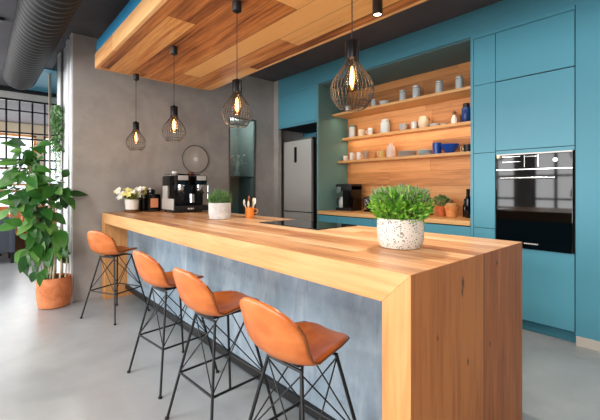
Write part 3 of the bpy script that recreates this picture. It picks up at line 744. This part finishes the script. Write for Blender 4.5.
t = thing('canister', 'black lidded canister with a chrome clasp behind the terrazzo pot', 'canister', (-3.07, 4.0, CZ))
bm = B(); lathe(bm, [(.068, 0), (.072, .006), (.074, .15), (.07, .165)], 0, 0, 28); obj('canister_body', bm, 'black_gloss', t, True)
bm = B(); lathe(bm, [(.072, .165), (.072, .19), (.05, .205), (.012, .21)], 0, 0, 28); obj('lid', bm, 'black', t, True)
bm = B(); box(bm, -.02, .02, -.082, -.070, .03, .17, .003); obj('clasp', bm, 'chrome', t, True)

def leaf(bm, p, d, up, L, W, bend=.3, n=3, fold=.15):
    d = d.normalized(); s = d.cross(up)
    if s.length < 1e-3: s = Vector((1, 0, 0))
    s.normalize(); nrm = s.cross(d).normalized(); rows = []
    for i in range(n+1):
        q = i/n; w_ = W*math.sin(PI*(q**.75)*.96+.03)*.5
        if i == n: w_ = W*.02
        c = p+d*(L*q*(1-.12*bend*q))-nrm*(bend*L*q*q*.55)
        rows.append((bm.verts.new(c-s*w_+nrm*fold*w_), bm.verts.new(c), bm.verts.new(c+s*w_+nrm*fold*w_)))
    for a, b_ in zip(rows, rows[1:]):
        bm.faces.new((a[0], a[1], b_[1], b_[0])); bm.faces.new((a[1], a[2], b_[2], b_[1]))
def rv(): return Vector((random.gauss(0, 1), random.gauss(0, 1), random.gauss(0, 1))).normalized()
def bush(r0, z0, rx, h, n, L, W, ry=None, flat=.7):
    """leafy clump: sprigs rise from a pot mouth and fill a rounded volume"""
    bm = B(); ry = ry or rx
    for k in range(n):
        a = random.random()*2*PI; q = math.sqrt(random.random()); zz = random.random()**.7
        w_ = 1-.25*abs(zz-.5); e = (1-zz**4*(1-flat))
        rad = (r0+(rx-r0)*min(1, zz*2.2))*q*e
        p = Vector((rad*math.cos(a), rad*math.sin(a)*(ry/rx), z0+zz*h*(1-.16*q*q)))
        d = Vector((math.cos(a)*q*.9, math.sin(a)*q*.9, .55))+rv()*.6
        leaf(bm, p, d, rv(), L*random.uniform(.6, 1.25), W*random.uniform(.7, 1.2), random.uniform(-.1, .6), 2)
    return bm

# terracotta herb pots
t = thing('potted_herb', 'small green herb in a terracotta pot on the back worktop', 'potted plant', (-2.03, 4.0, CZ))
bm = B(); lathe(bm, [(.042, 0), (.045, .003), (.058, .085), (.066, .087), (.068, .115), (.060, .115), (.056, .1)], 0, 0, 28); obj('pot', bm, 'terracotta_s', t, True)
obj('soil', lathe(B(), [(.055, .096), (.055, .1)], 0, 0, 20), 'soil', t)
obj('foliage', bush(.05, .10, .085, .13, 420, .035, .014), 'leaf_grass', t)
t = thing('terracotta_jar', 'squat terracotta pot with cork lid next to the small herb', 'pot', (-1.875, 3.93, CZ))
bm = B(); lathe(bm, [(.05, 0), (.055, .003), (.072, .10), (.078, .102), (.080, .125), (.07, .125)], 0, 0, 28); obj('pot', bm, 'terracotta_l', t, True)
bm = B(); lathe(bm, [(.066, .122), (.066, .14), (.05, .155), (.02, .16)], 0, 0, 24); obj('lid', bm, 'tan', t, True)
bm = B(); lathe(bm, [(.014, .155), (.022, .17), (.016, .19), (.004, .195)], .0, 0, 16); obj('knob', bm, 'brown', t, True)
lath('glass_bottle', [(.028, 0), (.03, .005), (.03, .2), (.024, .23), (.018, .24), (.020, .31), (.018, .315)], 'black_gloss', (-1.715, 3.98, CZ), 'tall dark bottle against the tall blue cabinet', 'bottle')
lath('glass_bottle', [(.022, 0), (.024, .005), (.024, .12), (.012, .16), (.012, .2), (.014, .205)], 'black_gloss', (-1.785, 4.06, CZ), 'shorter dark bottle left of the tall dark bottle', 'bottle')
lath('spice_jar', [(.032, 0), (.034, .004), (.034, .09), (.03, .1), (.03, .125)], 'brown', (-2.20, 4.05, CZ), 'brown jar half hidden behind the large herb plant', 'jar')

# ------------------------------------------------------------------ island things
# large terrazzo planter
t = thing('potted_herb', 'large bushy herb in a speckled terrazzo pot near the island corner', 'potted plant', (-.988, 1.535, IZ))
bm = B(); lathe(bm, [(.082, 0), (.094, .004), (.107, .03), (.111, .07), (.110, .140), (.106, .143), (.099, .141), (.098, .115)], 0, 0, 48); obj('pot', bm, 'terrazzo', t, True)
obj('soil', lathe(B(), [(.096, .115), (.096, .12)], 0, 0, 28), 'soil', t)
obj('foliage', bush(.09, .115, .143, .165, 2300, .034, .013, flat=.75), 'leaf_herb', t)
bm = B()
for k in range(800):
    a = random.random()*2*PI; q = math.sqrt(random.random()); r = .135*q
    p = Vector((r*math.cos(a), r*math.sin(a), .235+.055*random.random()-.03*q))
    leaf(bm, p, Vector((math.cos(a)*q*.5, math.sin(a)*q*.5, 1))+rv()*.35, rv(), .035, .006, .2, 2)
obj('flower_tips', bm, 'leaf_sage', t)
bm = B()
for k in range(60):
    a = random.random()*2*PI; r = .08*math.sqrt(random.random())
    tube(bm, [(r*math.cos(a), r*math.sin(a), .105), (r*1.5*math.cos(a), r*1.5*math.sin(a), .20)], .0012, 4)
obj('stem', bm, 'stem_brown', t, kind='stuff')
# cement pot
t = thing('potted_grass', 'feathery green plant in a pale grey cement pot beside the espresso machine', 'potted plant', (-2.97, 1.66, IZ))
bm = B(); lathe(bm, [(.084, 0), (.094, .006), (.101, .05), (.101, .15), (.095, .152), (.09, .13)], 0, 0, 40); obj('pot', bm, 'cement', t, True)
obj('soil', lathe(B(), [(.088, .128), (.088, .134)], 0, 0, 28), 'soil', t)
bm = B()
for k in range(1100):
    a = random.random()*2*PI; q = math.sqrt(random.random()); r = .085*q
    p = Vector((r*math.cos(a), r*math.sin(a), .13+random.random()*.12*(1-.5*q*q))); 
    leaf(bm, p, Vector((math.cos(a)*q*.9, math.sin(a)*q*.9, .9))+rv()*.45, rv(), random.uniform(.03, .065), .005, .25, 2)
obj('foliage', bm, 'leaf_grass', t)
# orchid
t = thing('potted_orchid', 'white flowering plant in a white pot on a brown saucer at the far island end', 'potted plant', (-4.50, 1.355, IZ))
bm = B(); lathe(bm, [(.06, 0), (.082, .004), (.084, .028), (.078, .03)], 0, 0, 32); obj('saucer', bm, 'brown', t, True)
bm = B(); lathe(bm, [(.064, .03), (.070, .034), (.080, .15), (.075, .153), (.07, .14)], 0, 0, 32); obj('pot', bm, 'ceramic', t, True)
obj('soil', lathe(B(), [(.069, .136), (.069, .142)], 0, 0, 24), 'soil', t)
bm = B()
for k in range(90):
    a = random.random()*2*PI; q = random.random()
    p = Vector((.05*q*math.cos(a), .05*q*math.sin(a), .14+.05*random.random()))
    leaf(bm, p, Vector((math.cos(a), math.sin(a), random.uniform(.1, .9))), Vector((0, 0, 1)), random.uniform(.08, .17), .026, .5, 3)
obj('foliage', bm, 'leaf_orch', t)
for k in range(30):
    a = random.random()*2*PI; q = random.uniform(.3, 1)
    e = Vector((.12*q*math.cos(a), .20*q*math.sin(a), random.uniform(.17, .29)))
    bm = B(); tube(bm, [(0, 0, .14), (e.x*.5, e.y*.5, e.z*.9), tuple(e)], .0022, 5); st = obj('stem', bm, 'leaf_orch', t)
    bm = B(); n0 = Vector((.6, -.6, .5))+rv()*.5
    for j in range(5):
        an = 2*PI*j/5; u = n0.cross(Vector((0, 0, 1))).normalized(); v = n0.cross(u).normalized()
        leaf(bm, e, u*math.cos(an)+v*math.sin(an), n0, .040, .036, .2, 2)
    obj('flower', bm, 'petal' if k % 3 else 'petal_y', st)
# utensil cup
t = thing('utensil_cup', 'orange cup with a small handle on the island behind the grey pot', 'cup', (-2.905, 1.945, IZ))
bm = B(); lathe(bm, hollow(.042, .044, .10), 0, 0, 28); obj('cup_body', bm, 'orange_cup', t, True)
bm = B(); tube(bm, [(.03, .03, .085), (.05, .052, .08), (.052, .054, .05), (.03, .03, .04)], .005, 8); obj('handle', bm, 'orange_cup', t, True)
for k, (dx, dy, h, m_, l_) in enumerate(((-.035, -.03, .175, 'ceramic', 'white spoon leaning left in the orange cup'), (-.03, .012, .21, 'utensil_dark', 'dark wooden spatula, tallest in the orange cup'), (.008, .03, .19, 'utensil', 'pale wooden spoon in the middle of the orange cup'), (.042, .022, .19, 'ceramic', 'white spoon leaning right in the orange cup'), (.024, -.03, .165, 'utensil', 'short pale wooden spoon at the front of the orange cup'))):
    bm = B(); b0 = Vector((dx*.55, dy*.55, .012)); e = Vector((dx, dy, h-.05))
    tube(bm, [b0, e], .0045, 8); t2 = bmesh.new(); bmesh.ops.create_icosphere(t2, subdivisions=2, radius=1)
    merge(bm, t2, Matrix.Translation(e+Vector((dx*.2, dy*.2, .02)))@Matrix.Diagonal((.016, .007, .032, 1)))
    o = obj('kitchen_spoon', bm, m_, None, True); o.location = (-2.905, 1.945, IZ); tag(o, l_, 'spoon', 'utensils in the orange cup')
# espresso machine (front faces +x)
t = thing('espresso_machine', 'large black and chrome espresso machine at the far end of the island', 'espresso machine', (-4.16, 1.86, IZ)); t.scale = (1.12, 1.08, 1.07)
bm = B(); box(bm, -.17, .17, -.19, .19, .015, .075, .008); obj('drip_tray', bm, 'black', t, True)
bm = B(); box(bm, -.17, .06, -.185, .185, .075, .40, .012); obj('body', bm, 'dark_metal', t, True)
bm = B(); box(bm, -.165, .14, -.196, -.186, .03, .15, .003); obj('side_plate', bm, 'steel', t, True)
bm = B(); box(bm, -.155, .05, -.194, -.186, .17, .385, .003); obj('side_panel', bm, 'black_gloss', t, True)
bm = B(); box(bm, -.10, .02, -.215, -.195, .15, .29, .008); obj('water_tank', bm, 'steel', t, True)
for k in range(2):
    y = -.10+k*.21
    bm = B(); box(bm, .03, .165, y-.07, y+.07, .30, .405, .012); hd = obj('brew_head', bm, 'black_gloss', t, True)
    bm = B(); box(bm, .155, .172, y-.055, y+.055, .35, .40, .004); obj('control_strip', bm, 'steel', hd, True)
    bm = B(); lathe(bm, [(.035, .24), (.038, .25), (.038, .30)], .11, y, 24); obj('group_head', bm, 'chrome', t, True)
    bm = B(); lathe(bm, [(.030, .21), (.034, .215), (.034, .242)], .11, y, 24); tube(bm, [(.14, y, .228), (.22, y-.01, .215)], [.009, .013], 8); tube(bm, [(.11, y, .215), (.11, y-.012, .18)], .006, 6)
    obj('portafilter', bm, 'black', t, True)
bm = B(); tube(bm, [(.15, .17, .33), (.18, .18, .30), (.175, .18, .14)], .006, 8); obj('steam_wand', bm, 'chrome', t, True)
bm = B(); tube(bm, [(.16, 0, .20), (.16, 0, .11)], .028, 16); obj('milk_jug_holder', bm, 'chrome', t, True)
bm = B()
for x in (-.15, .05): 
    for y in (-.16, .16): lathe(bm, [(.014, 0), (.014, .02)], x, y, 12)
obj('foot', bm, 'black', t)
bm = B(); tube(bm, [(-.16, -.17, .42), (.02, -.17, .42), (.02, .17, .42), (-.16, .17, .42), (-.16, -.17, .42)], .005, 8)
for x, y in ((-.16, -.17), (.02, -.17), (.02, .17), (-.16, .17)): tube(bm, [(x, y, .39), (x, y, .42)], .005, 8)
obj('cup_rail', bm, 'chrome', t, True)
bm = B()
for k in range(4): box(bm, .171, .173, -.05+k*.018, -.040+k*.018, .035, .05)
obj('logo_mark', bm, 'white', t)
lath('cup', hollow(.03, .036, .05), 'ceramic', (-4.2, 1.75, IZ+.43), 'white espresso cup upside on the machine top, nearer the camera', 'cup')
lath('cup', hollow(.03, .036, .05), 'brown', (-4.2, 1.95, IZ+.43), 'brown espresso cup on the machine top', 'cup')
# grinder / small black appliance left of it
t = thing('coffee_grinder', 'small black coffee grinder with an orange label left of the espresso machine', 'grinder', (-4.5, 1.58, IZ))
bm = B(); box(bm, -.10, .10, -.075, .075, 0, .02, .004); obj('base', bm, 'black', t, True)
bm = B(); box(bm, -.10, .10, -.07, .075, .02, .21, .01); bd = obj('body', bm, 'black_gloss', t, True)
bm = B(); box(bm, .0995, .103, -.045, .045, .05, .16, .001); obj('label_plate', bm, 'label', bd, world=False)
bm = B(); lathe(bm, [(.035, .21), (.05, .225), (.05, .26), (.03, .27)], -.02, 0, 20); obj('hopper', bm, 'black', t, True)
lath('glass_bottle', [(.034, 0), (.036, .005), (.036, .18), (.014, .22), (.014, .25), (.022, .255), (.022, .275), (.018, .28)], 'black_gloss', (-4.57, 1.462, IZ), 'black bottle between the white orchid pot and the coffee grinder', 'bottle')

# round wire wall ornament
t = thing('wall_ornament', 'round woven wire disc hanging on the grey wall above the espresso machine', 'wall ornament', (XW+.012, 2.237, 1.66))
bm = B(); torus(bm, (0, 0, 0), .188, .006, 'x', 48, 6)
obj('rim', bm, 'steel_dark', t, True)
bm = B()
for q in range(1, 18): torus(bm, (0, 0, 0), .010*q+.006, .0022, 'x', 40, 5)
for k in range(72):
    a = 2*PI*k/72; tube(bm, [(0, .03*math.cos(a), .03*math.sin(a)), (0, .186*math.cos(a+.35), .186*math.sin(a+.35))], .0016, 4)
obj('mesh_disc', bm, 'greyceramic', t)
bm = B(); tube(bm, [(-.008, 0, 0), (.012, 0, 0)], .028, 20); obj('centre_boss', bm, 'white', t, True)

# modelled blossom standing in for white flowers reflected in the recess glass
bm = B()
for k in range(14):
    e = Vector((random.uniform(-.06, .06), random.uniform(-.10, .14), random.uniform(.10, .26)))
    tube(bm, [(0, 0, 0), (e.x*.4, e.y*.3, e.z*.6), tuple(e)], .0016, 4)
    for q in range(3): leaf(bm, e+rv()*.01, rv(), rv(), .035, .018, .2, 2)
t = thing('vase', 'small vase of pale blossom modelled in place of flowers reflected in the recess glass', 'vase', (XW-.18, 3.02, 1.44))
bm2 = B(); lathe(bm2, [(.025, 0), (.035, .01), (.04, .05), (.02, .09), (.018, .11)], 0, 0, 20); obj('vase_body', bm2, 'blueceramic', t, True)
o = obj('blossom', bm, 'petal', t); o.location = (0, 0, .08)

# ------------------------------------------------------------------ big floor plant
t = thing('potted_plant', 'tall broad-leaved green plant in a terracotta pot beside the white wall end', 'potted plant', (-4.655, .612, 0))
bm = B(); lathe(bm, [(.125, 0), (.145, .012), (.160, .10), (.165, .19), (.160, .27), (.152, .315), (.144, .318), (.140, .29)], 0, 0, 48); obj('pot', bm, 'terracotta', t, True)
obj('soil', lathe(B(), [(.140, .28), (.140, .292)], 0, 0, 28), 'soil', t)
trunks = [((-.02, -.05), (-.06, -.20), 1.50, .016, 'stem_brown'), ((.03, .0), (.06, -.04), 1.30, .015, 'stem_brown'), ((-.06, .03), (-.16, -.10), .95, .012, 'stem_brown')]
for (a, b_, h, r, m_) in trunks:
    bm = B(); tube(bm, [(a[0], a[1], .28), (a[0]*.6+b_[0]*.4, a[1]*.6+b_[1]*.4, h*.45), (b_[0], b_[1], h)], [r, r*.85, r*.5], 8); obj('stem', bm, m_, t, True)
for k in range(7):
    bm = B(); a = k*.9; x, y = .09*math.cos(a)+.03, .07*math.sin(a)+.03
    tube(bm, [(x, y, .28), (x+.02, y+.01, .45), (x*.9-.01, y+.02, .62)], [.009, .008, .004], 7); obj('cane', bm, 'stem_pale', t, True, label='pale dry cane')
bm = B()
rr = random.Random(5)
# crowns follow the outline in the photo: top tuft, right arm, left arm, hanging lower tuft
crowns = [(-.08, -.20, 1.62, 16, .28), (-.04, -.22, 1.40, 14, .30), (.06, .02, 1.28, 14, .30), (-.10, -.30, 1.22, 13, .28), (.02, -.10, 1.08, 14, .28), (.02, .02, .78, 16, .30), (-.04, -.18, .74, 15, .30), (-.08, -.20, .96, 12, .28), (.0, -.10, .56, 7, .24)]
for cx, cy, cz, n_, L_ in crowns:
    low = cz < .85
    for k in range(int(n_*1.8)):
        a = 2*PI*k/n_+rr.random()*.7; el = rr.uniform(-.9, .45)
        d = Vector((math.cos(a), math.sin(a), el)); p = Vector((cx, cy, cz))+d*.03+Vector((0, 0, rr.uniform(-.12, .10)))
        d.y *= .22 if d.y > .05 else .82
        if low: d.z = min(d.z, -.1)-.5; d.y *= .6
        L2 = L_*rr.uniform(.7, 1.1)*.74
        st = p+d.normalized()*.06
        tube(bm, [p, st], .003, 4)
        leaf(bm, st, d, Vector((.75, -.25, .7))+rv()*.45, L2, L2*.50, rr.uniform(.3, 1.1), 5, .22)
obj('foliage', bm, 'leaf_big', t, True)

# trailing plant hanging at the jamb
t = thing('hanging_plant', 'trailing green plant hanging beside the white wall end', 'hanging plant', (-5.32, .728, 2.26))
bm = B(); tube(bm, [(0, 0, .02), (0, 0, CE-2.30-.001)], .003, 6); obj('cord', bm, 'steel_dark', t)
bm = B(); lathe(bm, [(.025, -.07), (.034, -.06), (.036, .02), (.03, .02)], 0, 0, 20); obj('pot', bm, 'leaf_grass', t, True)
bm = B()
for k in range(260):
    z = -.55*random.random()**1.1+.03; w_ = .05*(1-abs(z+.2)*.6)
    p = Vector((random.gauss(0, w_*.6), random.gauss(0, w_*.5), z)); leaf(bm, p, Vector((random.gauss(0, .5), random.gauss(0, .5), -.7)), rv(), .07, .03, .3, 3)
for k in range(140):
    z = -.5-.7*random.random(); p = Vector((random.gauss(.02, .025), random.gauss(0, .02), z)); leaf(bm, p, Vector((random.gauss(0, .5), random.gauss(0, .5), -.7)), rv(), .04, .016, .3, 2)
obj('foliage', bm, 'leaf_grass', t)

# ------------------------------------------------------------------ light
W = bpy.data.worlds.new('world'); S.world = W; W.use_nodes = True
bg = W.node_tree.nodes['Background']; bg.inputs[0].default_value = (.86, .93, 1, 1); bg.inputs[1].default_value = 1.6
def area(loc, rot, sx, sy, e, col, name='daylight'):
    ld = bpy.data.lights.new(name, 'AREA'); ld.shape = 'RECTANGLE'; ld.size = sx; ld.size_y = sy; ld.energy = e; ld.color = col
    o = bpy.data.objects.new(name, ld); COL.objects.link(o); o.location = loc; o.rotation_euler = rot; return o
for a, b_ in wins: area(((a+b_)/2, -3.85, 1.55), (PI/2, 0, 0), b_-a, 2.4, 135, (1, .985, .97))
area((-12.5, 0, 1.6), (PI/2, 0, -PI/2), 7.0, 2.2, 330, (.97, .985, 1))
for x, y, e, w_ in ((.9, -.9, 70, 'over the floor behind the island corner'), (-2.4, -1.6, 75, 'over the walkway beside the stools'), (-6.6, -1.4, 60, 'nearest the far sitting room'), (.9, 2.9, 26, 'over the aisle by the blue wall')):  # unseen ceiling panels added to give the room fill light
    tag(obj('fill_light_panel', box(B(), x-.5, x+.5, y-.3, y+.3, 2.95, CE-.002, .005), 'white'), 'flat white panel added to carry a fill light '+w_, 'fill light panel')
    area((x, y, 2.945), (0, 0, 0), 1.0, .6, e, (1, .94, .86), 'fill_light')
ld = bpy.data.lights.new('spotlight_beam', 'SPOT'); ld.energy = 80; ld.color = (1, .9, .76); ld.spot_size = 2.6; ld.spot_blend = .8; ld.shadow_soft_size = .03
lo = bpy.data.objects.new('spotlight_beam', ld); COL.objects.link(lo); lo.location = (-1.44, 1.97, SZ-.13)

ld = bpy.data.lights.new('recess_fill_light', 'POINT'); ld.energy = 3.2; ld.color = (1, .96, .9); ld.shadow_soft_size = .04  # added point light to brighten the recess, without any fitting
lo = bpy.data.objects.new('recess_fill_light', ld); COL.objects.link(lo); lo.location = (XW-.12, 2.9, 2.24)
S.view_settings.view_transform = 'Standard'; S.view_settings.look = 'None'; S.view_settings.gamma = 1; S.view_settings.exposure = 0.12
try: S.view_settings.use_curve_mapping = False
except Exception: pass
